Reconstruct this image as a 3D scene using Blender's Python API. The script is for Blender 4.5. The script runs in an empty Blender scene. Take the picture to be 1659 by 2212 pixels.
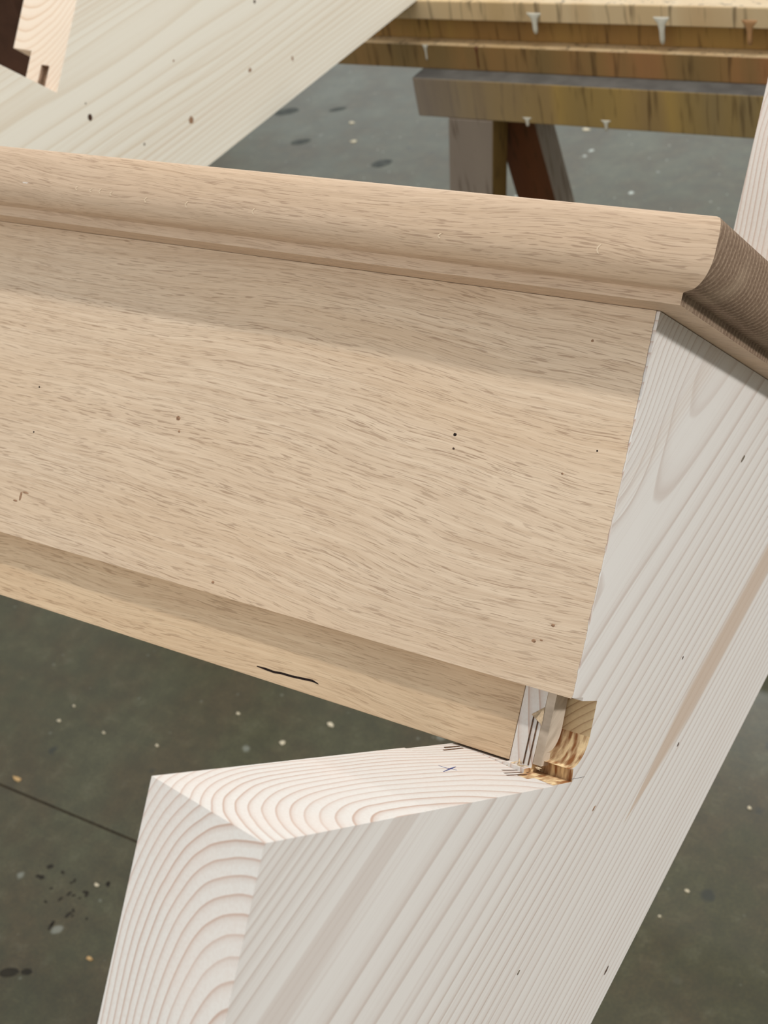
import bpy, bmesh, math, random
from mathutils import Vector, Matrix
random.seed(7)
scene = bpy.context.scene

# ------------------------------------------------------------------ camera
# world: X across the stair, Y along the stringers, Z up (metres)
cam_d = bpy.data.cameras.new('camera')
cam = bpy.data.objects.new('camera', cam_d)
scene.collection.objects.link(cam)
cx_, cy_, cz_ = (0.840498, 0.508487, -0.187095), (-0.198906, 0.610776, 0.766413), (0.503984, -0.606954, 0.614497)
CAM = Vector((0.203941, -0.306412, 1.382677))
m = Matrix((cx_, cy_, cz_)).transposed().to_4x4()
m.translation = CAM
cam.matrix_world = m
cam_d.sensor_fit = 'HORIZONTAL'
cam_d.sensor_width = 36.0
cam_d.lens = 3074.75 / 1659 * 36.0
cam_d.clip_start = 0.02
cam_d.dof.use_dof = True
cam_d.dof.focus_distance = 0.575
cam_d.dof.aperture_fstop = 33.0
scene.camera = cam

# ------------------------------------------------------------------ light
world = bpy.data.worlds.new('workshop_ambient')
scene.world = world
world.use_nodes = True
bg = world.node_tree.nodes['Background']
bg.inputs[0].default_value = (0.96, 0.985, 1.0, 1)
bg.inputs[1].default_value = 0.63

def area(name, loc, target, sx, sy, power, col):
    l = bpy.data.lights.new(name, 'AREA')
    l.shape = 'RECTANGLE'; l.size = sx; l.size_y = sy; l.energy = power; l.color = col
    o = bpy.data.objects.new(name, l)
    scene.collection.objects.link(o)
    o.location = loc
    d = (Vector(target) - Vector(loc)).normalized()
    o.rotation_euler = d.to_track_quat('-Z', 'Y').to_euler()
    return o
# strip lamp hanging from the workshop ceiling, running across the stair
lamp_a = area('overhead_strip_light', (-0.35, 0.55, 3.5), (-0.35, 0.55, 0.0), 1.6, 0.10, 31, (1.0, 0.96, 0.90))
far_fill = area('overhead_strip_light', (-1.6, 4.4, 3.5), (-1.6, 4.4, 0.0), 1.6, 0.14, 40, (0.97, 0.99, 1.0))  # added fill, not a known lamp: brightens the far floor
for l_ in (lamp_a, far_fill): l_.rotation_euler = (0, 0, 0)
# broad soft fill added behind the viewer to lift the riser and its shadows
area('front_fill', (-0.6, -3.85, 2.1), (-0.6, 0.0, 0.9), 4.5, 2.2, 80, (1.0, 0.99, 0.97))
# long unseen light panel added so its reflection brightens the far floor
area('back_fill_panel', (-2.5, 6.95, 2.3), (-2.5, 0.0, 2.3), 8.0, 2.2, 74, (0.88, 0.97, 1.0))
# tall window of the workshop, off to the right
area('workshop_window', (3.6, 1.55, 2.62), (0.0, 0.1, 1.0), 0.42, 0.42, 112, (1.0, 0.98, 0.96))

scene.view_settings.view_transform = 'Standard'
scene.view_settings.look = 'None'
scene.view_settings.gamma = 1.0
scene.view_settings.use_curve_mapping = False
scene.view_settings.exposure = 0.0

# ------------------------------------------------------------------ stair frame -> world
R, GO, T, W = 0.19, 0.19854, 0.0522, 0.7724
N_ = math.hypot(R, GO)
H0 = 0.78                      # height of the stringers' lower edge (they lie flat on a trestle)
OFF = -0.22874
SH = H0 - OFF * GO / N_
SZ, SY = -0.0133, 0.0022       # slant of the riser cut and of the seat over the board's thickness
def S(x, y, z):
    return Vector((x, (R * y - GO * z) / N_, (GO * y + R * z) / N_ + SH))
def Sd(x, y, z):
    return Vector((x, (R * y - GO * z) / N_, (GO * y + R * z) / N_))

# ------------------------------------------------------------------ node helpers
class NT:
    def __init__(self, name):
        self.mat = bpy.data.materials.new(name)
        self.mat.use_nodes = True
        self.t = self.mat.node_tree
        self.b = self.t.nodes['Principled BSDF']
    def n(self, typ, **kw):
        nd = self.t.nodes.new(typ)
        for k, v in kw.items():
            setattr(nd, k, v)
        return nd
    def link(self, a, b):
        self.t.links.new(a, b)
    def put(self, sock, v):
        if hasattr(v, 'links') or isinstance(v, bpy.types.NodeSocket):
            self.link(v, sock)
        else:
            sock.default_value = v
    def m(self, op, a, b=0.0, c=0.0, clamp=False):
        nd = self.n('ShaderNodeMath', operation=op, use_clamp=clamp)
        self.put(nd.inputs[0], a); self.put(nd.inputs[1], b); self.put(nd.inputs[2], c)
        return nd.outputs[0]
    def xyz(self, vec):
        nd = self.n('ShaderNodeSeparateXYZ'); self.link(vec, nd.inputs[0]); return nd.outputs
    def comb(self, x, y, z):
        nd = self.n('ShaderNodeCombineXYZ')
        for s, v in zip(nd.inputs, (x, y, z)): self.put(s, v)
        return nd.outputs[0]
    def obj(self):
        return self.n('ShaderNodeTexCoord').outputs['Object']
    def noise(self, vec, scale=1.0, detail=2.0, rough=0.5, dist=0.0):
        nd = self.n('ShaderNodeTexNoise')
        self.link(vec, nd.inputs['Vector'])
        nd.inputs['Scale'].default_value = scale; nd.inputs['Detail'].default_value = detail
        nd.inputs['Roughness'].default_value = rough; nd.inputs['Distortion'].default_value = dist
        return nd.outputs['Fac']
    def map(self, vec, sc, loc=(0, 0, 0), rot=(0, 0, 0)):
        nd = self.n('ShaderNodeMapping')
        self.link(vec, nd.inputs['Vector'])
        nd.inputs['Scale'].default_value = sc; nd.inputs['Location'].default_value = loc; nd.inputs['Rotation'].default_value = rot
        return nd.outputs[0]
    def ramp(self, fac, stops, interp='LINEAR'):
        nd = self.n('ShaderNodeValToRGB')
        self.link(fac, nd.inputs[0])
        cr = nd.color_ramp; cr.interpolation = interp
        while len(cr.elements) < len(stops): cr.elements.new(0.5)
        for e, (p, c) in zip(cr.elements, stops):
            e.position = p
            e.color = (c, c, c, 1) if isinstance(c, (int, float)) else tuple(c) + (1,)
        return nd.outputs[0]
    def mix(self, fac, a, b, mode='MIX'):
        nd = self.n('ShaderNodeMix', data_type='RGBA', blend_type=mode)
        self.put(nd.inputs[0], fac)
        self.put(nd.inputs[6], a if not isinstance(a, tuple) else a + (1,) if len(a) == 3 else a)
        self.put(nd.inputs[7], b if not isinstance(b, tuple) else b + (1,) if len(b) == 3 else b)
        return nd.outputs[2]
    def done(self, col, rough=0.6, bump=None, strength=0.2, dist=0.001, spec=0.3):
        self.put(self.b.inputs['Base Color'], col if not isinstance(col, tuple) else col + (1,))
        self.put(self.b.inputs['Roughness'], rough)
        self.b.inputs['Specular IOR Level'].default_value = spec
        if bump is not None:
            nd = self.n('ShaderNodeBump')
            nd.inputs['Strength'].default_value = strength; nd.inputs['Distance'].default_value = dist
            self.link(bump, nd.inputs['Height']); self.link(nd.outputs[0], self.b.inputs['Normal'])
        return self.mat

def srgb(r, g, b):
    f = lambda c: (c / 255 / 12.92) if c <= 10 else ((c / 255 + 0.055) / 1.055) ** 2.4
    return (f(r), f(g), f(b))

# ------------------------------------------------------------------ materials
def spruce(name, end, x0, v0, early, late, seed=0.0, face_lines=1.0, contrast=1.0, streak_=False):
    """solid spruce: growth rings about a pith that runs along the board (object Y)"""
    g = NT(name); o = g.obj(); x, y, z = g.xyz(o)
    wl = g.noise(g.map(o, (9, 1.1, 9), (seed, 0, 0)), 1.0, 2.0)
    wf = g.noise(g.map(o, (60, 3.5, 60), (seed, 3, 1)), 1.0, 2.0)
    warp = g.m('ADD', g.m('MULTIPLY', g.m('SUBTRACT', wl, 0.5), 0.016), g.m('MULTIPLY', g.m('SUBTRACT', wf, 0.5), 0.0012))
    dx = g.m('SUBTRACT', x, x0)
    dv = g.m('SUBTRACT', z, v0)
    dvs = g.m('MAXIMUM', g.m('MULTIPLY', dv, 1.0), g.m('MULTIPLY', dv, -0.42))
    r = g.m('SQRT', g.m('ADD', g.m('MULTIPLY', dx, dx), g.m('MULTIPLY', dvs, dvs)))
    r = g.m('ADD', r, warp)
    if streak_:   # figure around a buried branch
        gy = g.m('POWER', g.m('DIVIDE', g.m('SUBTRACT', y, 0.088), 0.050), 2.0)
        gz = g.m('POWER', g.m('DIVIDE', g.m('SUBTRACT', z, 0.268), 0.034), 2.0)
        r = g.m('ADD', r, g.m('MULTIPLY', g.m('EXPONENT', g.m('MULTIPLY', g.m('ADD', gy, gz), -1.0)), 0.024))
    r = g.m('ADD', r, 0.01)
    ph = g.m('MULTIPLY', g.m('ADD', r, g.m('MULTIPLY', g.m('MULTIPLY', r, r), 26.0)), 77.0)
    ring = g.m('FRACT', ph)
    prof = g.ramp(ring, [(0.0, 0.0), (0.50, 0.06), (0.78, 0.38), (0.91, 1.0), (0.96, 0.85), (1.0, 0.0)])
    # uneven strength of the rings, and fibre
    irr = g.noise(g.comb(g.m('MULTIPLY', r, 55.0), g.m('MULTIPLY', y, 0.6), 0.0), 1.0, 2.0)
    prof = g.m('MULTIPLY', prof, g.m('MULTIPLY_ADD', irr, 1.5, -0.05, True))
    prof = g.m('MULTIPLY', prof, contrast)
    if not end:
        prof = g.m('MULTIPLY', prof, g.ramp(r, [(0.022, 0.42), (0.042, 1.0)]))
    col = g.mix(prof, early, late)
    if not end:
        fine = g.noise(g.map(o, (300, 2.2, 620), (seed, 0, 0)), 1.0, 2.0, 0.6)
        band = g.noise(g.comb(seed, g.m('MULTIPLY', y, 0.7), g.m('MULTIPLY', g.m('ADD', z, g.m('MULTIPLY', warp, 1.2)), 34.0)), 1.0, 3.0, 0.6)
        fl = g.ramp(fine, [(0.45, 0.0), (0.68, 1.0)])
        clus = g.ramp(band, [(0.40, 0.05), (0.62, 1.0)])
        col = g.mix(g.m('MULTIPLY', g.m('MULTIPLY', fl, clus), 0.34 * face_lines), col, late)
        col = g.mix(g.m('MULTIPLY', g.ramp(band, [(0.60, 0.0), (0.72, 1.0)]), 0.22), col, srgb(222, 204, 184))
        bump = g.m('MULTIPLY_ADD', fine, 0.5, prof)
    else:
        fz = g.noise(g.map(o, (900, 900, 900)), 1.0, 2.0)
        blot = g.noise(g.map(o, (30, 30, 30), (seed, 0, 0)), 1.0, 3.0)
        col = g.mix(g.m('MULTIPLY', g.ramp(fz, [(0.35, 1.0), (0.6, 0.0)]), 0.10), col, late)
        col = g.mix(g.m('MULTIPLY', g.ramp(blot, [(0.45, 0.0), (0.75, 1.0)]), 0.2), col, srgb(230, 206, 192))
        bump = g.m('MULTIPLY_ADD', fz, 0.8, prof)
    if streak_:
        u = g.m('DIVIDE', g.m('ABSOLUTE', g.m('SUBTRACT', g.m('ADD', z, g.m('MULTIPLY', wf, 0.004)), 0.085)), g.m('MULTIPLY_ADD', g.ramp(y, [(0.05, 0.0), (0.13, 1.0)]), 0.0120, 0.00001))
        col = g.mix(g.m('MULTIPLY', g.ramp(u, [(0.55, 1.0), (1.0, 0.0)]), 0.75), col, srgb(196, 172, 150))
    return g.done(col, 0.62, bump, 0.18, 0.0003, 0.25)

M = {}
M['spruce_face'] = spruce('spruce_face', False, 0.012, 0.250, srgb(226, 221, 215), srgb(192, 174, 162), 0.0, streak_=True, contrast=1.0)
M['spruce_end'] = spruce('spruce_end', True, 0.012, 0.250, srgb(223, 220, 215), srgb(184, 152, 134), 0.0)
M['spruce_far'] = spruce('spruce_far', False, -0.02, 0.17, srgb(236, 231, 217), srgb(208, 188, 158), 5.0, contrast=0.7)
M['spruce_far_end'] = spruce('spruce_far_end', True, -0.04, 0.33, srgb(236, 222, 204), srgb(212, 182, 152), 5.0)

def oak(name, base, dark, light, seed=0.0, pore=1.0, tilt=0.0, horiz=True):
    """oak cut along the grain; grain along object X"""
    g = NT(name); o = g.obj()
    w1 = g.noise(g.map(o, (3.0, 9, 9), (seed, 0, 0)), 1.0, 2.0)
    w2 = g.noise(g.map(o, (22, 45, 45), (seed, 7, 0)), 1.0, 2.0)
    wv = g.m('ADD', g.m('MULTIPLY', g.m('SUBTRACT', w1, 0.5), 0.028), g.m('MULTIPLY', g.m('SUBTRACT', w2, 0.5), 0.0022))
    x, y, z = g.xyz(o)
    wv = g.m('ADD', wv, g.m('MULTIPLY', x, tilt))
    o2 = g.comb(x, g.m('ADD', y, wv), g.m('ADD', z, wv))
    p1 = g.noise(g.map(o2, (100, 1700, 1700), (seed, 0, 0)), 1.0, 1.0)
    p2 = g.noise(g.map(o2, (55, 2600, 2600), (seed, 5, 2)), 1.0, 1.0)
    bandn = g.noise(g.map(o2, (2.5, 130, 130), (seed, 0, 0)), 1.0, 2.0)
    dens = g.ramp(bandn, [(0.34, 0.45), (0.62, 1.0)])
    pores = g.m('MAXIMUM', g.ramp(p1, [(0.58, 0.0), (0.66, 1.0)]), g.m('MULTIPLY', g.ramp(p2, [(0.60, 0.0), (0.68, 1.0)]), 0.7))
    pores = g.m('MULTIPLY', g.m('MULTIPLY', pores, dens), pore)
    streak = g.noise(g.map(o2, (9, 420, 420), (seed, 1, 0)), 1.0, 3.0, 0.6)
    fib = g.noise(g.map(o2, (26, 1500, 1500), (seed, 3, 3)), 1.0, 2.0)
    streak = g.m('MULTIPLY_ADD', fib, 0.45, g.m('MULTIPLY', streak, 0.55))
    tone = g.noise(g.map(o2, (4, 22, 22), (seed, 2, 9)), 1.0, 2.0)
    col = g.mix(g.ramp(streak, [(0.36, 0.0), (0.64, 1.0)]), base, light)
    col = g.mix(g.m('MULTIPLY', g.ramp(tone, [(0.45, 0.0), (0.75, 1.0)]), 0.35), col, srgb(208, 176, 140))
    col = g.mix(g.m('MULTIPLY', pores, 0.52), col, dark)
    return g.done(col, 0.58, g.m('SUBTRACT', streak, g.m('MULTIPLY', pores, 1.6)), 0.22, 0.0004, 0.25)
OB, OD, OL = srgb(202, 178, 152), srgb(128, 96, 72), srgb(222, 201, 176)
M['oak_riser'] = oak('oak_riser', OB, OD, OL, 1.0, 1.0, 0.02)
M['oak_tongue'] = oak('oak_tongue', srgb(200, 172, 140), srgb(126, 92, 62), srgb(217, 192, 160), 4.0, 0.8)
M['oak_tread'] = oak('oak_tread', srgb(196, 170, 144), srgb(122, 90, 68), srgb(213, 188, 162), 8.0, 0.8)

def oak_end():
    g = NT('oak_end_grain'); o = g.obj(); x, y, z = g.xyz(o)
    # annual rings cross the board at a slant, rays stand square to them
    w = g.m('MULTIPLY', g.noise(g.map(o, (8, 14, 14)), 1.0, 2.0), 0.012)
    zs = g.m('ADD', g.m('MULTIPLY', y, -0.7225), g.m('MULTIPLY', z, 0.6914))
    ys = g.m('ADD', g.m('MULTIPLY', y, 0.6914), g.m('MULTIPLY', z, 0.7225))
    c1 = g.m('ADD', g.m('ADD', zs, g.m('MULTIPLY', ys, 0.35)), w)
    ring = g.m('FRACT', g.m('MULTIPLY', c1, 250.0))
    l = g.ramp(ring, [(0.0, 0.0), (0.30, 0.15), (0.5, 0.9), (0.7, 0.35), (1.0, 0.0)])
    f = g.noise(g.map(o, (900, 900, 900)), 1.0, 3.0)
    big = g.noise(g.map(o, (40, 18, 60)), 1.0, 2.0)
    col = g.mix(l, srgb(128, 106, 88), srgb(166, 144, 122))
    col = g.mix(g.m('MULTIPLY', g.ramp(f, [(0.4, 1.0), (0.6, 0.0)]), 0.45), col, srgb(92, 70, 54))
    col = g.mix(g.m('MULTIPLY', g.ramp(big, [(0.45, 0.0), (0.7, 1.0)]), 0.35), col, srgb(176, 156, 132))
    return g.done(col, 0.75, g.m('ADD', l, f), 0.3, 0.0005, 0.15)
M['oak_end'] = oak_end()

def plain(name, col, rough=0.6, var=0.15, sc=200.0, spec=0.3):
    g = NT(name); o = g.obj()
    n = g.noise(o, sc, 3.0)
    dk = tuple(c * (1 - var * 2) for c in col)
    return g.done(g.mix(g.ramp(n, [(0.35, 0.0), (0.65, 1.0)]), dk, col), rough, n, 0.15, 0.0005, spec)
M['knot_dark'] = plain('knot_dark', srgb(84, 58, 42), 0.6, 0.3, 900)
M['knot_tan'] = plain('knot_tan', srgb(172, 134, 104), 0.6, 0.25, 900)
M['knot_grey'] = plain('knot_grey', srgb(128, 116, 98), 0.6, 0.25, 900)
M['crack'] = plain('crack_shadow', srgb(38, 22, 18), 0.9, 0.3, 900)
M['ray_fleck'] = plain('ray_fleck', srgb(222, 200, 172), 0.5, 0.05, 900)
M['putty'] = plain('putty', srgb(228, 216, 204), 0.6, 0.05, 900)
M['ink'] = plain('ink', srgb(58, 72, 140), 0.5, 0.2, 900)
M['pencil'] = plain('pencil', srgb(120, 118, 116), 0.6, 0.2, 900)
M['kerf'] = plain('kerf', srgb(112, 84, 62), 0.8, 0.3, 700)
M['slot'] = plain('slot_wood', srgb(176, 148, 124), 0.8, 0.2, 300)
M['pocket_top'] = spruce('pocket_top_spruce', True, 0.03, 0.10, srgb(214, 190, 150), srgb(150, 112, 78), 2.0)
M['splinter'] = plain('splinter', srgb(222, 198, 164), 0.7, 0.2, 500)
M['chip'] = plain('wood_chip', srgb(226, 214, 186), 0.7, 0.12, 300)
M['chip_tan'] = plain('wood_chip_tan', srgb(206, 170, 118), 0.7, 0.12, 300)
M['paint'] = plain('dried_paint', srgb(226, 222, 206), 0.45, 0.06, 60)
M['paint_tan'] = plain('dried_varnish', srgb(196, 150, 104), 0.35, 0.12, 60)
M['dark_post'] = plain('dark_brown_wood', srgb(92, 62, 46), 0.55, 0.2, 18)

def burnt():
    g = NT('routed_scorched_spruce'); o = g.obj()
    n = g.noise(g.map(o, (420, 90, 90)), 1.0, 2.0)
    n2 = g.noise(g.map(o, (60, 110, 110)), 1.0, 2.0)
    col = g.mix(g.ramp(n, [(0.40, 0.0), (0.6, 1.0)]), srgb(150, 98, 58), srgb(240, 214, 168))
    col = g.mix(g.ramp(n2, [(0.55, 0.0), (0.75, 0.55)]), col, srgb(110, 62, 34))
    return g.done(col, 0.6, n, 0.2, 0.0005)
M['burnt'] = burnt()
def pocket_grey():
    g = NT('pocket_wall_spruce'); o = g.obj()
    n = g.noise(g.map(o, (60, 40, 160)), 1.0, 3.0)
    return g.done(g.mix(g.ramp(n, [(0.35, 0.0), (0.65, 1.0)]), srgb(176, 160, 142), srgb(214, 200, 182)), 0.7)
M['pocket'] = pocket_grey()

def stained(name, cols, seed, left=None):
    """varnish-soaked old timber: vertical runs and blotches"""
    g = NT(name); o = g.obj(); x, y, z = g.xyz(o)
    n1 = g.noise(g.map(o, (26, 26, 2.5), (seed, 0, 0)), 1.0, 3.0, 0.55)
    n2 = g.noise(g.map(o, (7, 7, 1.0), (seed, 4, 0)), 1.0, 2.0)
    n3 = g.noise(g.map(o, (150, 150, 14), (seed, 0, 3)), 1.0, 2.0)
    col = g.ramp(n2, [(0.30, cols[0]), (0.43, cols[1]), (0.54, cols[2]), (0.66, cols[3])])
    col = g.mix(g.m('MULTIPLY', g.ramp(n1, [(0.40, 0.0), (0.66, 1.0)]), 0.7), col, cols[1])
    col = g.mix(g.m('MULTIPLY', g.ramp(n3, [(0.56, 0.0), (0.70, 1.0)]), 0.6), col, srgb(70, 48, 26))
    if left:
        k = g.ramp(g.m('ADD', x, g.m('MULTIPLY', n1, 0.16)), [(left[0], 1.0), (left[1], 0.0)])
        raw = g.mix(g.ramp(n1, [(0.35, 0.0), (0.65, 1.0)]), srgb(138, 124, 112), srgb(160, 146, 131))
        col = g.mix(k, col, raw)
    return g.done(col, 0.42, n1, 0.15, 0.002, 0.35)
M['varnish_a'] = stained('varnish_stained_upper', [srgb(104, 84, 56), srgb(164, 126, 74), srgb(176, 142, 80), srgb(150, 112, 74)], 1.0)
M['varnish_b'] = stained('varnish_stained_lower', [srgb(100, 98, 76), srgb(142, 116, 74), srgb(162, 124, 76), srgb(172, 120, 80)], 3.0)
M['varnish_c'] = stained('varnish_stained_crossbar', [srgb(142, 126, 96), srgb(166, 140, 88), srgb(188, 156, 90), srgb(154, 128, 92)], 6.0, (0.30, 0.50))
M['varnish_c2'] = stained('varnish_stained_leg_edge', [srgb(120, 98, 58), srgb(140, 112, 64), srgb(150, 120, 66), srgb(128, 100, 60)], 8.0)
M['trestle_leg'] = stained('worn_trestle_leg', [srgb(146, 134, 122), srgb(154, 140, 127), srgb(162, 148, 133), srgb(150, 134, 122)], 9.0)
M['trestle_brown'] = stained('dark_trestle_leg', [srgb(92, 56, 34), srgb(104, 62, 38), srgb(116, 70, 42), srgb(98, 60, 36)], 11.0)
M['plank'] = stained('pale_plank', [srgb(206, 176, 128), srgb(222, 194, 150), srgb(228, 204, 164), srgb(204, 166, 116)], 13.0)
M['dust'] = plain('dusty_timber', srgb(116, 114, 110), 0.8, 0.15, 40)

def concrete():
    g = NT('painted_concrete'); o = g.obj()
    n1 = g.noise(o, 1.6, 4.0, 0.6); n2 = g.noise(o, 9.0, 4.0, 0.6); n3 = g.noise(o, 260.0, 2.0)
    col = g.mix(g.ramp(n1, [(0.35, 0.0), (0.65, 1.0)]), srgb(74, 71, 47), srgb(94, 92, 68))
    col = g.mix(g.m('MULTIPLY', g.ramp(n2, [(0.42, 0.0), (0.62, 1.0)]), 0.65), col, srgb(88, 74, 52))
    n4 = g.noise(o, 34.0, 4.0, 0.65)
    col = g.mix(g.m('MULTIPLY', g.ramp(n4, [(0.38, 1.0), (0.62, 0.0)]), 0.38), col, srgb(52, 52, 38))
    col = g.mix(g.m('MULTIPLY', g.ramp(n4, [(0.58, 0.0), (0.76, 1.0)]), 0.35), col, srgb(112, 110, 92))
    col = g.mix(g.m('MULTIPLY', g.ramp(n3, [(0.40, 1.0), (0.6, 0.0)]), 0.35), col, srgb(56, 55, 44))
    # splashes of white paint and dark oil drops
    def spots(sc, thr, seed):
        v = g.n('ShaderNodeTexVoronoi'); v.inputs['Scale'].default_value = sc
        wob = g.m('MULTIPLY', g.noise(o, sc * 2.6, 2.0), 0.28)
        g.link(g.map(o, (1, 1, 1), (seed, seed, 0)), v.inputs['Vector'])
        pick = g.m('GREATER_THAN', g.xyz(v.outputs['Color'])[0], 0.62)
        d = g.m('ADD', v.outputs['Distance'], wob)
        return g.m('MULTIPLY', g.ramp(d, [(thr, 1.0), (thr + 0.05, 0.0)]), pick)
    far = g.ramp(g.m('MULTIPLY', g.xyz(o)[1], 0.4), [(0.4, 0.3), (0.62, 1.0)])
    zone = g.ramp(g.noise(o, 1.1, 2.0), [(0.42, 0.1), (0.58, 1.0)])
    col = g.mix(g.m('MULTIPLY', g.m('MULTIPLY', spots(17, 0.22, 1.3), zone), far), col, srgb(186, 192, 182))
    col = g.mix(g.m('MULTIPLY', g.m('MULTIPLY', spots(46, 0.20, 2.9), 0.6), far), col, srgb(176, 180, 166))
    col = g.mix(g.m('MULTIPLY', spots(11, 0.19, 5.1), 0.8), col, srgb(50, 52, 46))
    return g.done(col, g.m('MULTIPLY_ADD', n2, 0.2, 0.22), n3, 0.06, 0.001, 0.5)
M['concrete'] = concrete()
M['wall'] = plain('white_wall', srgb(214, 214, 210), 0.8, 0.03, 6)
M['stain'] = plain('oil_drop', srgb(48, 42, 30), 0.4, 0.15, 60)
M['stain_faint'] = plain('faint_stain', srgb(64, 66, 58), 0.5, 0.2, 60)
M['joint'] = plain('joint_dirt', srgb(62, 52, 38), 0.9, 0.2, 90)

# ------------------------------------------------------------------ mesh helpers
COL = scene.collection
def link_mesh(name, verts, faces, mats, parent=None, origin=None, idx=None, smooth=False):
    """verts in world space; the object's origin is put at `origin`"""
    if parent is not None and origin is None:
        origin = parent.matrix_world.translation.copy() if parent.get('_o') is None else Vector(parent['_o'])
    origin = Vector(origin) if origin is not None else Vector((0, 0, 0))
    me = bpy.data.meshes.new(name)
    me.from_pydata([tuple(Vector(v) - origin) for v in verts], [], faces)
    for k in (mats if isinstance(mats, (list, tuple)) else [mats]): me.materials.append(M[k])
    if idx:
        for p, i in zip(me.polygons, idx): p.material_index = i
    if smooth:
        for p in me.polygons: p.use_smooth = True
    bm = bmesh.new(); bm.from_mesh(me); bmesh.ops.recalc_face_normals(bm, faces=bm.faces); bm.to_mesh(me); bm.free()
    me.update()
    o = bpy.data.objects.new(name, me); COL.objects.link(o)
    if parent is not None:
        o.parent = parent
        po = Vector(parent['_o']) if parent.get('_o') is not None else Vector((0, 0, 0))
        o.location = origin - po
    else:
        o.location = origin
    o['_o'] = tuple(origin)
    return o
def tag(o, label, cat=None, group=None, kind=None):
    o['label'] = label
    if cat: o['category'] = cat
    if group: o['group'] = group
    if kind: o['kind'] = kind
    return o
def empty(name, loc):
    o = bpy.data.objects.new(name, None); COL.objects.link(o); o.location = loc; o['_o'] = tuple(loc); o.empty_display_size = 0.05
    return o
def box_vf(x0, x1, y0, y1, z0, z1, f=None):
    f = f or (lambda x, y, z: Vector((x, y, z)))
    v = [f(x, y, z) for x in (x0, x1) for y in (y0, y1) for z in (z0, z1)]
    F = [(0, 1, 3, 2), (4, 6, 7, 5), (0, 4, 5, 1), (2, 3, 7, 6), (0, 2, 6, 4), (1, 5, 7, 3)]
    return v, F
def prism(poly, d0, d1, f):
    """poly: list of (a,b); f(a,b,d) -> world"""
    n = len(poly)
    v = [f(a, b, d0) for a, b in poly] + [f(a, b, d1) for a, b in poly]
    F = [tuple(range(n)), tuple(range(2 * n - 1, n - 1, -1))] + [(i, (i + 1) % n, n + (i + 1) % n, n + i) for i in range(n)]
    return v, F
def apply_mods(o):
    dg = bpy.context.evaluated_depsgraph_get(); dg.update()
    me = bpy.data.meshes.new_from_object(o.evaluated_get(dg))
    old = o.data; o.modifiers.clear(); o.data = me; nm = old.name; bpy.data.meshes.remove(old); me.name = nm
def cut(o, v, F, mats, origin, idx=None):
    c = link_mesh('cutter', v, F, mats, None, origin, idx)
    md = o.modifiers.new('b', 'BOOLEAN'); md.operation = 'DIFFERENCE'; md.object = c; md.solver = 'EXACT'
    try: md.material_mode = 'TRANSFER'
    except Exception: pass
    bpy.context.view_layer.update()
    apply_mods(o)
    me = c.data; bpy.data.objects.remove(c); bpy.data.meshes.remove(me)
def soften(o, w, seg=2, ang=35):
    md = o.modifiers.new('bevel', 'BEVEL'); md.width = w; md.segments = seg; md.limit_method = 'ANGLE'; md.angle_limit = math.radians(ang)
    bpy.context.view_layer.update()
    apply_mods(o)

# ================================================================== SETTING
# concrete floor with a saw-cut joint running across at y = 0.38
fy = [(-4.0, 0), (0.3784, 0), (0.3790, -0.0012), (0.3810, -0.0012), (0.3816, 0), (7.0, 0), (7.0, -0.1), (-4.0, -0.1)]
v, F = prism(fy, -7.0, 5.0, lambda a, b, d: Vector((d, a, b)))
floor = link_mesh('floor', v, F, ['concrete', 'joint'], None, (0, 0, 0), [0, 0] + [0, 1, 1, 1, 0, 0, 0, 0])
tag(floor, 'grey-green painted concrete workshop floor with a saw-cut joint', kind='structure')

# plain white workshop walls far around (out of the picture)
for nm, b_, lab in (('wall_left', (-7.2, -7.0, -4.2, 7.2), 'white workshop wall on the left'), ('wall_right', (5.0, 5.2, -4.2, 7.2), 'white workshop wall on the right'),
               ('wall_back', (-7.0, 5.0, 7.0, 7.2), 'white workshop wall at the back'), ('wall_front', (-7.0, 5.0, -4.2, -4.0), 'white workshop wall behind the viewer')):
    v, F = box_vf(b_[0], b_[1], b_[2], b_[3], -0.1, 4.2)
    tag(link_mesh(nm, v, F, 'wall', None, (b_[0], b_[2], 0)), lab, kind='structure')

# ================================================================== STRINGERS
def tooth_path(zoff, yoff0, k0, k1):
    pts = []
    for k in range(k0, k1 + 1):
        yo = yoff0 if k == 0 else 0.0
        pts.append((k * R + yo, (1 - k) * GO + zoff)); pts.append((k * R + yo, -k * GO + zoff))
    return pts
def stringer(name, xa, xb, za, zb, mats, k0=-3, k1=5):
    """xa/xb: the two faces; za/zb their slant offsets.  top path then lower edge"""
    def side(x, zo, yo):
        p = [S(x, y, z) for y, z in tooth_path(zo, yo, k0, k1)]
        e0 = Vector((x, p[0].y, H0)); e1 = Vector((x, p[-1].y, H0))
        return [e0] + p + [e1]
    A, B = side(xa, za, 0 if za == 0 else SY), side(xb, zb, 0 if zb == 0 else SY)
    n = len(A)
    F = [tuple(range(n)), tuple(range(2 * n - 1, n - 1, -1))] + [(i, (i + 1) % n, n + (i + 1) % n, n + i) for i in range(n)]
    idx = [0, 0]
    for i in range(n):
        idx.append(0 if i == n - 1 else 1)
    return link_mesh(name, A + B, F, mats, None, (xa, 0, H0), idx)

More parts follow.
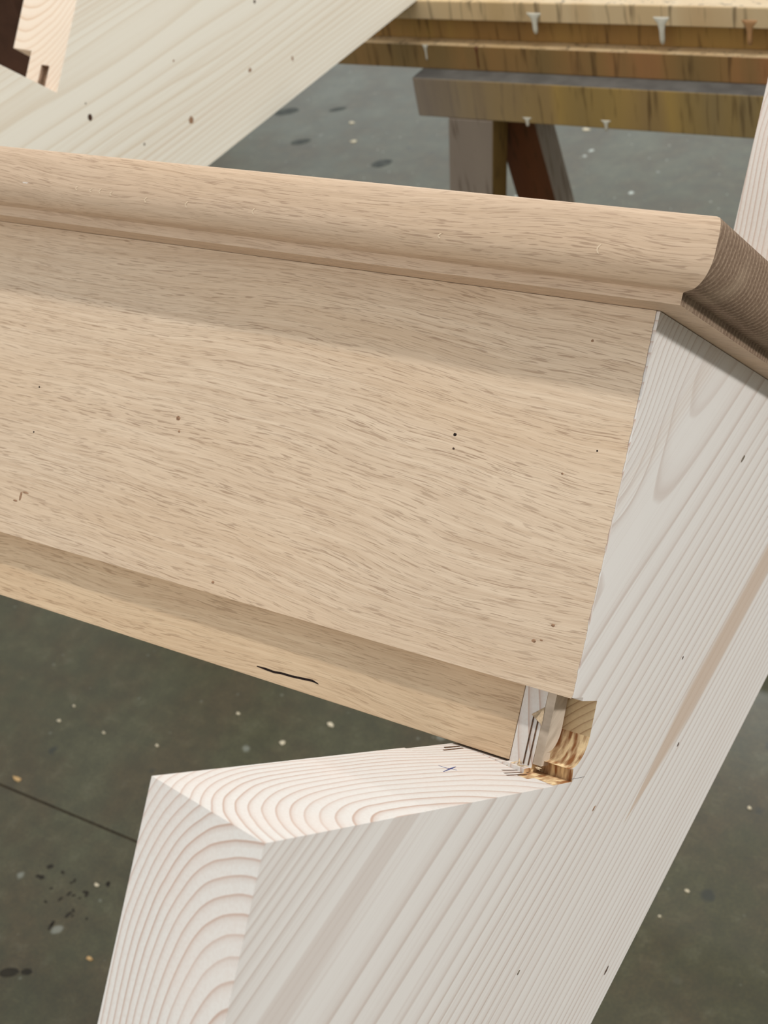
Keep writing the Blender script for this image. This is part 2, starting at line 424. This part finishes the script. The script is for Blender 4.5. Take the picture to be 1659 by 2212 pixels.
# routed pocket profile in (z, y), measured from the corner seat/riser cut of a step
def pocket_profile(gr=0.0):
    pts = [(0.004, 0.0338 + 0.0006), (-0.0268 + gr, 0.0338), (-0.0276 + gr, 0.020)]
    for a in range(0, 100, 12):
        t = math.radians(a)
        pts.append((-0.0145 - (0.0132 - gr) * math.cos(t), 0.0185 - (0.0125 - gr) * math.sin(t)))
    pts += [(-0.0175, 0.0058 + gr), (-0.0190, 0.0004 + gr), (0.004, 0.0004 + gr)]
    return pts
near = stringer('stair_stringer', 0.0, -T, 0.0, SZ, ['spruce_face', 'spruce_end', 'burnt', 'pocket', 'spruce_end'])
ORI = (0.0, 0.0, H0)
far = stringer('stair_stringer', -W, -W - T, SZ, 0.0, ['spruce_far', 'spruce_far_end', 'burnt', 'pocket'])
FORI = (-W, 0.0, H0)
# near: shallow housing for the riser's tongue, its deeper seat behind the tongue, then the routed pocket
v, F = box_vf(-T - 0.01, 0.004, 0.0024, 0.0356, -0.0108, 0.03, S)
cut(near, v, F, ['spruce_end'], ORI)
v, F = box_vf(-T - 0.01, -0.0251, 0.0018, 0.0356, -0.0206, 0.03, S)
cut(near, v, F, ['spruce_end'], ORI)
v, F = prism(pocket_profile(), 0.01, -0.0150, lambda z, y, x: S(x, y, z))
cut(near, v, F, ['burnt', 'pocket_top'], ORI, [0, 0] + [1, 1, 1] + [0] * (len(F) - 5))
v, F = box_vf(-W - T - 0.004, -W + 0.01, 0.0018, 0.0356, -0.0206, 0.03, S)
cut(far, v, F, ['spruce_far_end'], FORI)
# far: the same pocket, mirrored, on the next step but one, with its slot
k = 2
v, F = prism(pocket_profile(), -W - T - 0.01, -W - T + 0.0185, lambda z, y, x: S(x, y + k * R, z - k * GO))
cut(far, v, F, ['spruce_far_end'], FORI)
v, F = box_vf(-W - 0.021, -W - 0.013, k * R - 0.002, k * R + 0.023, -k * GO - 0.0150, -k * GO + 0.01, S)
cut(far, v, F, ['slot'], FORI)
soften(near, 0.0004); soften(far, 0.0008)
near['_o'] = ORI; far['_o'] = FORI
tag(near, 'notched pale spruce stair stringer in front carrying the oak riser', 'stair stringer', 'notched spruce stringers')
tag(far, 'notched pale spruce stair stringer at the upper left behind the oak tread', 'stair stringer', 'notched spruce stringers')

# inner wall of the routed pocket
v, F = prism(pocket_profile(0.0036), -0.0112, -0.0149, lambda z, y, x: S(x, y, min(z, -0.0109)))
tag(link_mesh('pocket_wall', v, F, 'pocket', near), 'grey rounded inner wall of the routed pocket')
# upright saw cuts beside the tongue
for xx, y0, y1 in ((-0.0188, 0.003, 0.024), (-0.0166, 0.003, 0.022)):
    v, F = box_vf(xx - 0.00025, xx + 0.00025, y0, y1, -0.0109, -0.0104, S)
    link_mesh('saw_mark', v, F, 'kerf', near)
# lines scored across the seat
for (a, b) in (((-48.0, 3.2), (-47.6, -9)), ((-45.5, 8.9), (-45.3, -8)), ((-20.3, 5.2), (-17.3, -9.5)), ((-15.5, 11.1), (-13.6, -3.7)), ((-17.6, 9.0), (-15.2, -8.0))):
    a = Vector((a[0], 0, a[1])) / 1000; b = Vector((b[0], 0, b[1])) / 1000
    ys = lambda p: SY * (-p.x / T) + 0.00008
    p = [S(a.x - 0.0004, ys(a), a.z), S(a.x + 0.0004, ys(a), a.z), S(b.x + 0.0004, ys(b), b.z), S(b.x - 0.0004, ys(b), b.z)]
    q = [u - Sd(0, 0.0004, 0) for u in p]
    link_mesh('saw_mark', p + q, [(0, 1, 2, 3), (7, 6, 5, 4), (0, 4, 5, 1), (1, 5, 6, 2), (2, 6, 7, 3), (3, 7, 4, 0)], 'kerf', near)
# blue pen tick on the seat, pencil line at its corner
def stroke(name, pts, w, mat, parent, nrm):
    V = []; F = []
    for i, p in enumerate(pts):
        a = pts[max(i - 1, 0)]; b = pts[min(i + 1, len(pts) - 1)]
        t = (b - a).normalized(); s = t.cross(nrm).normalized()
        k = w * (0.35 if i in (0, len(pts) - 1) else 1.0)
        V += [p + s * k + nrm * 0.00007, p - s * k + nrm * 0.00007, p - s * k - nrm * 0.0003, p + s * k - nrm * 0.0003]
    for i in range(len(pts) - 1):
        for j in range(4):
            F.append((4 * i + j, 4 * i + (j + 1) % 4, 4 * i + 4 + (j + 1) % 4, 4 * i + 4 + j))
    F += [(0, 1, 2, 3), (4 * len(pts) - 1, 4 * len(pts) - 2, 4 * len(pts) - 3, 4 * len(pts) - 4)]
    return link_mesh(name, V, F, mat, parent)
NY = Sd(0, 1, 0)
def seat(x, z): return S(x / 1000, SY * (-x / 1000 / T), z / 1000)
stroke('pen_mark', [seat(-29.2, 28.9), seat(-28.4, 34), seat(-26.6, 44)], 0.0004, 'ink', near, NY)
stroke('pen_mark', [seat(-32.4, 37.5), seat(-29.5, 36.8), seat(-26.2, 33.5)], 0.0003, 'ink', near, NY)
stroke('pencil_line', [S(0, 0.0016, -0.0185), S(0, 0.0016, -0.032)], 0.00022, 'pencil', near, Vector((1, 0, 0)))
# knots
def knot(parent, c, ax, up, n, a, b, mat):
    """low lens sitting in the surface; a along `ax`, b along `up`"""
    V = [c + n * 0.00012]; K = 14
    for ring, h in ((0.6, 0.0001), (1.0, -0.0003)):
        for i in range(K):
            t = 2 * math.pi * i / K; j = 1 + random.uniform(-0.18, 0.18)
            V.append(c + ax * (a * ring * j * math.cos(t)) + up * (b * ring * j * math.sin(t)) + n * h)
    F = [(0, 1 + i, 1 + (i + 1) % K) for i in range(K)] + [(1 + i, 1 + K + i, 1 + K + (i + 1) % K, 1 + (i + 1) % K) for i in range(K)]
    return link_mesh('knot', V, F, mat, parent, None, None, True)
NX = Vector((1, 0, 0)); LY = Vector((0, 1, 0)); UZ = Vector((0, 0, 1))
for (y, z, a, b, mt) in ((149.6, -147.2, 4.2, 1.5, 'knot_grey'), (51.8, -124.6, 1.6, 0.9, 'knot_dark'), (9.0, -147.5, 2.2, 0.9, 'knot_dark'),
                         (-13.6, -51.3, 2.4, 0.9, 'knot_tan'), (-97.2, -116.8, 4.0, 1.2, 'knot_dark'), (-76.8, -7.7, 2.0, 0.9, 'knot_grey')):
    knot(near, S(0, y / 1000, z / 1000), LY, UZ, NX, a / 1000, b / 1000, mt)
for (y, z, a, b, mt) in ((372.6, -457.6, 4.2, 4.6, 'knot_dark'), (416.4, -596.3, 5.0, 5.4, 'knot_tan'), (372.5, -536.6, 2.0, 2.0, 'knot_grey'),
                         (495.3, -670.8, 4.0, 3.2, 'knot_tan'), (532.7, -738.3, 2.2, 4.0, 'knot_tan'), (461.6, -552.2, 2.0, 1.6, 'knot_tan'), (382.9, -447.9, 1.4, 1.4, 'knot_grey'), (562.6, -654.3, 3, 3, 'knot_dark')):
    knot(far, S(-W, y / 1000, z / 1000), LY, UZ, NX, a / 1000, b / 1000, mt)
# torn fibres at the corner of the pocket
for i in range(8):
    c = S(random.uniform(-0.024, -0.010), random.uniform(0.0022, 0.0040), random.uniform(-0.0112, -0.006))
    d = Vector((random.uniform(-1, 1), random.uniform(-1, 1), random.uniform(0.0, 1))).normalized() * random.uniform(0.0015, 0.0035)
    s = d.cross(Vector((0.3, 0.2, 1))).normalized() * 0.0006
    V = [c - d, c + s, c + d, c - s, c + Vector((0, 0, 0.0007))]
    link_mesh('splinter', V, [(0, 1, 4), (1, 2, 4), (2, 3, 4), (3, 0, 4), (3, 2, 1, 0)], 'splinter', near)
V = [S(-0.0200, 0.0232, -0.0106), S(-0.0150, 0.0275, -0.0106), S(-0.0146, 0.0200, -0.0106), S(-0.0165, 0.0225, -0.0078)]
link_mesh('splinter', V, [(0, 1, 3), (1, 2, 3), (2, 0, 3), (2, 1, 0)], 'splinter', near)

# ================================================================== RISER
HB, ZT, YB = 0.0352, -0.0104, 0.0028
RORI = tuple(S(-0.3, 0.0, 0.0))
def riser():
    rows = []
    K = 84
    for i in range(K + 1):
        y = HB + (R + 0.0001 - HB) * i / K
        t = (y - HB) / (R - HB)
        jag = random.uniform(-0.00035, 0.0002) * (1.0 if t < 0.75 else 0.35)
        gap = 0.0004 if t < 0.6 else 0.0004 + 0.0012 * (t - 0.6) / 0.4
        rows.append((y, jag - gap))
    xl = -W - T + 0.0004
    V = []; F = []; idx = []
    for y, e in rows:
        V += [S(e, y, 0.0), S(-T - 0.0006, y, SZ + 0.0003), S(-T - 0.0006, y, -0.0205),
              S(-W + 0.0006, y, -0.0205), S(-W + 0.0006, y, SZ + 0.0003), S(xl, y, 0.0)]
    for i in range(K):
        for j in range(6):
            F.append((6 * i + j, 6 * i + (j + 1) % 6, 6 * i + 6 + (j + 1) % 6, 6 * i + 6 + j))
    F += [(5, 4, 3, 2, 1, 0), tuple(6 * K + j for j in range(6))]
    return V, F
v, F = riser()
ris = link_mesh('stair_riser', v, F, 'oak_riser', None, RORI)
tag(ris, 'wide light oak riser board with a torn right edge below the tread', 'stair riser')
v, F = box_vf(-W - T + 0.0255, -0.0253, YB, HB, -0.0203, ZT, S)
tg = link_mesh('tongue', v, F, 'oak_tongue', ris)
tag(tg, 'narrow set-back oak tongue along the foot of the riser')
soften(tg, 0.0003)
NZ = Sd(0, 0, 1); UY = Sd(0, 1, 0)
for (x, y, a, b, mt) in ((-76.5, 127.6, 1.2, 1.0, 'crack'), (-75.7, 121.8, 0.8, 0.7, 'knot_dark'), (-12.9, 132.2, 0.6, 0.6, 'crack'), (-221.8, 110.0, 1.8, 1.6, 'knot_tan'),
                         (-219.6, 104.0, 0.9, 0.8, 'knot_tan'), (-309.3, 55.4, 1.2, 3.4, 'knot_tan'), (-306.5, 57.6, 3.0, 0.7, 'knot_tan'), (-312.2, 52.4, 2.2, 0.7, 'knot_tan'),
                         (-181.9, 40.3, 1.2, 1.0, 'knot_tan'), (-312.5, 110.6, 0.7, 0.7, 'crack'), (-309.8, 88.0, 0.7, 0.7, 'crack'), (-25.3, 120.7, 0.8, 0.6, 'knot_tan'),
                         (-25.2, 174.8, 0.9, 0.9, 'knot_tan'), (-14.9, 61.1, 1.2, 0.9, 'knot_tan'), (-21.5, 53.2, 1.4, 1.0, 'knot_tan'), (-18.4, 54.2, 1.0, 0.5, 'knot_tan')):
    knot(ris, S(x / 1000, y / 1000, 0), NX, UY, NZ, a / 1000, b / 1000, mt)
stroke('crack', [S(-.1555, .0079, ZT), S(-.151, .0079, ZT), S(-.1455, .0077, ZT), S(-.142, .0082, ZT), S(-.136, .0083, ZT), S(-.130, .0088, ZT), S(-.125, .0092, ZT), S(-.1215, .0086, ZT)], 0.0005, 'crack', tg, NZ)

# ================================================================== TREAD
prof = [(0.0, 0.1903), (0.0, 0.1949), (0.0006, 0.1952), (0.0034, 0.1955)]
for a in range(0, 91, 9):
    t = math.radians(a)
    prof.append((0.0034 + 0.0102 * math.sin(t), 0.1955 + 0.0125 * (1 - math.cos(t))))
prof += [(0.0136, 0.2155), (0.0131, 0.2192), (0.0120, 0.2213), (0.0100, 0.2222)]
ZF, XE = 0.0184, 0.0143
ZB = -GO + 0.003
V = []; F = []; idx = []
for o_, y in prof:
    V += [S(XE + o_, y, ZF + o_), S(-W - T - XE - o_, y, ZF + o_), S(-W - T - XE - o_, y, ZB), S(XE + o_, y, ZB)]
n = len(prof)
for i in range(n - 1):
    for j in range(4):
        F.append((4 * i + j, 4 * i + (j + 1) % 4, 4 * i + 4 + (j + 1) % 4, 4 * i + 4 + j)); idx.append(0 if j in (0, 2) else 1)
F += [(3, 2, 1, 0), tuple(4 * (n - 1) + j for j in range(4))]; idx += [0, 0]
TORI = tuple(S(-0.3, R, 0))
tread = link_mesh('stair_tread', V, F, ['oak_tread', 'oak_end'], None, TORI, idx)
for p in tread.data.polygons: p.use_smooth = True
try:
    bm = bmesh.new(); bm.from_mesh(tread.data)
    for e in bm.edges:
        if len(e.link_faces) == 2 and e.calc_face_angle(0) > math.radians(22): e.smooth = False
    bm.to_mesh(tread.data); bm.free()
except Exception as ex: print(ex)
tag(tread, 'oak stair tread with a moulded rounded nosing on top of the riser', 'stair tread')
# pale filler spot and silvery ray flecks on the nosing
knot(tread, S(-0.3185, 0.2055, ZF + 0.0136 - 0.0004), NX, UY, NZ, 0.0036, 0.0014, 'putty')

for x, y, h in ((-285, 205.2, 2.0), (-276, 204.9, 1.6), (-270.2, 205, 2.2), (-263.4, 204.5, 1.8), (-242.2, 203.5, 2.2), (-218.1, 203.6, 2.6), (-180.5, 204, 2.6), (-86.8, 203.0, 1.8), (-17.6, 205.0, 3.6)):
    pts = []
    for i in range(7):
        u = -1 + i / 3.0
        yy = (y + u * h * 0.5) / 1000
        tt = math.acos(max(-1, min(1, 1 - (yy - 0.1955) / 0.0125))) if yy < 0.208 else math.pi / 2
        pts.append(S(x / 1000 + 0.0011 * u * u + 0.0003 * u, yy, ZF + 0.0034 + 0.0102 * math.sin(tt) + 0.00002))
    stroke('ray_fleck', pts, 0.00028, 'ray_fleck', tread, NZ)

# ================================================================== TRESTLE STACK BEHIND
def bx(name, x0, x1, y0, y1, z0, z1, mat, parent=None, origin=None, bev=0.0015, mats=None, idx=None):
    v, F = box_vf(x0, x1, y0, y1, z0, z1)
    o = link_mesh(name, v, F, mats or mat, parent, origin, idx)
    if bev: soften(o, bev, 2)
    return o
def leg_vf(top, bot, wx, wy):
    t, b = Vector(top), Vector(bot)
    V = [p + Vector((sx * wx / 2, sy * wy / 2, 0)) for p in (t, b) for sx, sy in ((-1, -1), (1, -1), (1, 1), (-1, 1))]
    return V, [(3, 2, 1, 0), (4, 5, 6, 7)] + [(i, (i + 1) % 4, 4 + (i + 1) % 4, 4 + i) for i in range(4)]
def drip(parent, x, y, z0, z1, w, mat):
    """run of dried paint: narrow neck, fuller bead at the end; flat back on the timber"""
    L = z0 - z1; V = []; F = []
    prof_ = ((0, 2.6, .3), (.10, 2.0, .6), (.25, 1.1, .8), (.5, .75, .9), (.78, .72, 1.2), (.93, .55, 1.0), (1.0, .12, .3))
    K = 7
    for t, ww, d in prof_:
        for i in range(K):
            a = math.pi * i / (K - 1)
            V.append(Vector((x + w * ww * math.cos(a), y - 0.0022 * d * math.sin(a) + 0.0004, z0 - L * t)))
    for r in range(len(prof_) - 1):
        for i in range(K - 1): F.append((r * K + i, r * K + i + 1, (r + 1) * K + i + 1, (r + 1) * K + i))
        F.append((r * K + K - 1, r * K, (r + 1) * K, (r + 1) * K + K - 1))
    F += [tuple(range(K)), tuple((len(prof_) - 1) * K + i for i in range(K))]
    return link_mesh('paint_drip', V, F, mat, parent, None, None, True)
def trestle(y0, label, front=True):
    dy = y0 - 1.138
    t = empty('trestle', (-0.39, y0 + 0.06, 0))
    cb = bx('crossbar', -0.782, 0.30, y0, y0 + 0.095, 0.640, 0.692, 'varnish_c', t, (-1.0, y0, 0.64))
    # top face dusty
    cb.data.materials.append(M['dust'])
    for p in cb.data.polygons:
        if p.normal.z > 0.9: p.material_index = 1
    for sgn, xt in ((-1, -0.706), (1, 0.224)):
        s = -1 if sgn < 0 else 1
        v, F = leg_vf((xt, y0 + 0.021, 0.640), (xt + s * 0.105, y0 + 0.021, 0), 0.0645, 0.042)
        l = link_mesh('leg', v, F, 'trestle_leg', t)
        v, F = leg_vf((xt + 0.030, y0 + 0.072, 0.640), (xt + 0.065, y0 + 0.170, 0), 0.058, 0.046)
        l2 = link_mesh('leg', v, F, 'trestle_brown', t)  # rear leg's shade is painted in as dark brown, right face paler
        soften(l, 0.0015); soften(l2, 0.0015)
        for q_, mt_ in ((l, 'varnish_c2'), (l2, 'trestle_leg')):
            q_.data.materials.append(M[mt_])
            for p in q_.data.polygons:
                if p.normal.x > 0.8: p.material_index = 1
    bx('stretcher', -0.74, 0.26, y0 + 0.032, y0 + 0.052, 0.20, 0.27, 'trestle_leg', t)
    tag(t, label, 'trestle', 'wooden trestles under the stair')
    lo = bx('timber_bearer', -1.16, 0.34, y0 + 0.027, y0 + 0.105, 0.692, 0.724, 'varnish_b', None, (-1.3, y0 + .03, 0.692))
    up = bx('timber_bearer', -1.14, 0.33, y0 + 0.045, y0 + 0.12, 0.7241, 0.7559, 'varnish_a', None, (-1.3, y0 + .05, 0.724))
    pl = bx('plank', -1.15, 0.35, y0 + 0.027, y0 + 0.150, 0.756, H0, 'plank', None, (-1.3, y0 + .03, 0.756))
    lo.data.materials.append(M['plank'])
    for p in lo.data.polygons:
        if p.normal.z > 0.9: p.material_index = 1
    return t, lo, up, pl
tr, lo, up, pl = trestle(1.138, 'grey and ochre stained wooden trestle standing at the upper right')
tag(lo, 'lower brown varnish-stained timber resting directly on the trestle', 'timber', 'stained timbers on the trestle')
tag(up, 'upper brown varnish-stained timber just under the pale plank', 'timber', 'stained timbers on the trestle')
tag(pl, 'pale plank with dried drips on top of the stained timbers', 'plank')
for x, z0, z1, w, mt in ((-0.613, .768, .7420, .0045, 'paint'), (-0.4525, .767, .7345, .0045, 'paint'), (-0.350, .766, .737, .0042, 'paint_tan'), (-0.2500, .766, .745, .004, 'paint')):
    drip(pl, x, 1.165, z0, z1, w, mt)
for x, z0, z1, w in ((-0.7720, .7235, .7030, .0018), (-0.6985, .7235, .6955, .0013)):
    drip(lo, x, 1.165, z0, z1, w, 'paint' if x < -.75 else 'trestle_brown')
for x, z0, z1 in ((-0.625, .648, .6362), (-0.5195, .651, .6372)):
    drip(tr, x, 1.138, z0, z1, .003, 'paint')
# a second trestle carries the foot of the stringers
tr2, lo2, up2, pl2 = trestle(-0.90, 'wooden trestle under the foot end of the stringers')
tag(lo2, 'lower stained timber on the trestle at the foot end', 'timber', 'stained timbers at the foot end')
tag(up2, 'upper stained timber on the trestle at the foot end', 'timber', 'stained timbers at the foot end')
tag(pl2, 'pale plank under the foot end of the stringers', 'plank')

# dark brown post at the far left, standing on the floor
po = empty('wooden_post', (-1.62, 1.26, 0))
b_ = bx('post', -1.72, -1.522, 1.20, 1.30, 0, 1.15, 'dark_post', po)
bx('cap', -1.735, -1.507, 1.185, 1.315, 1.15, 1.175, 'dark_post', po)
tag(po, 'dark brown wooden post behind the far stringer at the top left corner', 'post')

# ================================================================== CHIPS AND STAINS ON THE FLOOR
chips = [(-1.127, .397, .012, 't', 'tan square wood chip on the floor beside the saw-cut joint'),
         (-1.143, .504, .006, 'w', 'tiny pale chip on the floor at the left edge, lower of two close together'),
         (-1.141, .535, .005, 'w', 'tiny pale chip on the floor at the left edge, upper of two close together'),
         (-.974, .522, .006, 'w', 'small pale chip on the floor straight above the notched tip of the stringer'),
         (-.899, .613, .006, 'w', 'small pale chip on the floor nearest the lower edge of the riser'),
         (-.809, .592, .009, 'w', 'bright chip on the floor, left of a pair between riser and stringer tip'),
         (-.764, .644, .010, 'w', 'bright oblong chip on the floor, right of a pair between riser and stringer tip'),
         (-1.063, .511, .005, 'w', 'tiny pale chip on the floor between the tan chip and the stringer tip'),
         (-.838, .219, .008, 't', 'tan wood chip on the floor lowest at the left of the stringer'),
         (-.901, .305, .008, 'w', 'pale wood chip on the floor beside the dark oil drops'),
         (-.234, .583, .006, 'w', 'pale chip on the floor right of the stringer, upper of two near the lower edge'),
         (-.249, .540, .005, 'w', 'pale chip on the floor right of the stringer, lower of two near the lower edge'),
         (-.211, .720, .006, 'w', 'pale chip on the floor near the right edge below the stringer'),
         (-1.188, 2.371, .02, 'w', 'blurred pale chip on the floor right of the trestle leg'),
         (-1.788, 2.323, .016, 'w', 'blurred pale chip on the floor beside the far stringer, upper of two'),
         (-1.725, 2.233, .016, 'w', 'blurred pale chip on the floor beside the far stringer, lower of two')]
for x, y, s, c, lab in chips:
    a = random.uniform(0, 3.14); K = 5; V = []
    rr = [s * 0.5 * random.uniform(0.6, 1.1) for _ in range(K)]
    for h, kk in ((0.0002, 1.0), (0.0016, 0.9)):
        for i in range(K):
            t = a + 2 * math.pi * i / K
            V.append(Vector((x + 1.3 * rr[i] * kk * math.cos(t), y + 0.8 * rr[i] * kk * math.sin(t), h + (0.0012 if i == 0 and h > .001 else 0))))
    F = [tuple(range(K - 1, -1, -1)), tuple(range(K, 2 * K))] + [(i, (i + 1) % K, K + (i + 1) % K, K + i) for i in range(K)]
    o = link_mesh('wood_chip', V, F, 'chip_tan' if c == 't' else 'chip', None, (x, y, 0))
    tag(o, lab, 'wood chip', 'wood chips on the floor')
def blot(x, y, a, b, rot, parent, mat='stain'):
    K = 14; V = []
    for h, kk in ((0.0, 1.0), (0.0005, 0.85)):
        for i in range(K):
            t = 2 * math.pi * i / K; j = 1 + 0.10 * math.sin(2 * t + x * 40) + random.uniform(-.04, .04)
            u, w = a * kk * j * math.cos(t), b * kk * j * math.sin(t)
            V.append(Vector((x + u * math.cos(rot) - w * math.sin(rot), y + u * math.sin(rot) + w * math.cos(rot), h)))
    F = [tuple(range(K, 2 * K))] + [(i, (i + 1) % K, K + (i + 1) % K, K + i) for i in range(K)]
    return link_mesh('oil_stain', V, F, mat, parent)
for i in range(22):
    x = random.gauss(-.935, .035); y = random.gauss(.285, .022); s = random.uniform(.0015, .004)
    blot(x, y, s * 1.4, s * 0.8, random.uniform(0, 3), floor)
for x, y, a, b in ((-.92, .162, .012, .007), (-.90, .172, .007, .005), (-2.007, 2.358, .030, .022), (-1.592, 2.144, .026, .018), (-1.871, 2.389, .022, .012), (-1.865, 2.212, .024, .016)):
    blot(x, y, a, b, 0.4, floor, 'stain_faint' if y > 1 else 'stain')

for o in scene.objects:
    if '_o' in o: del o['_o']
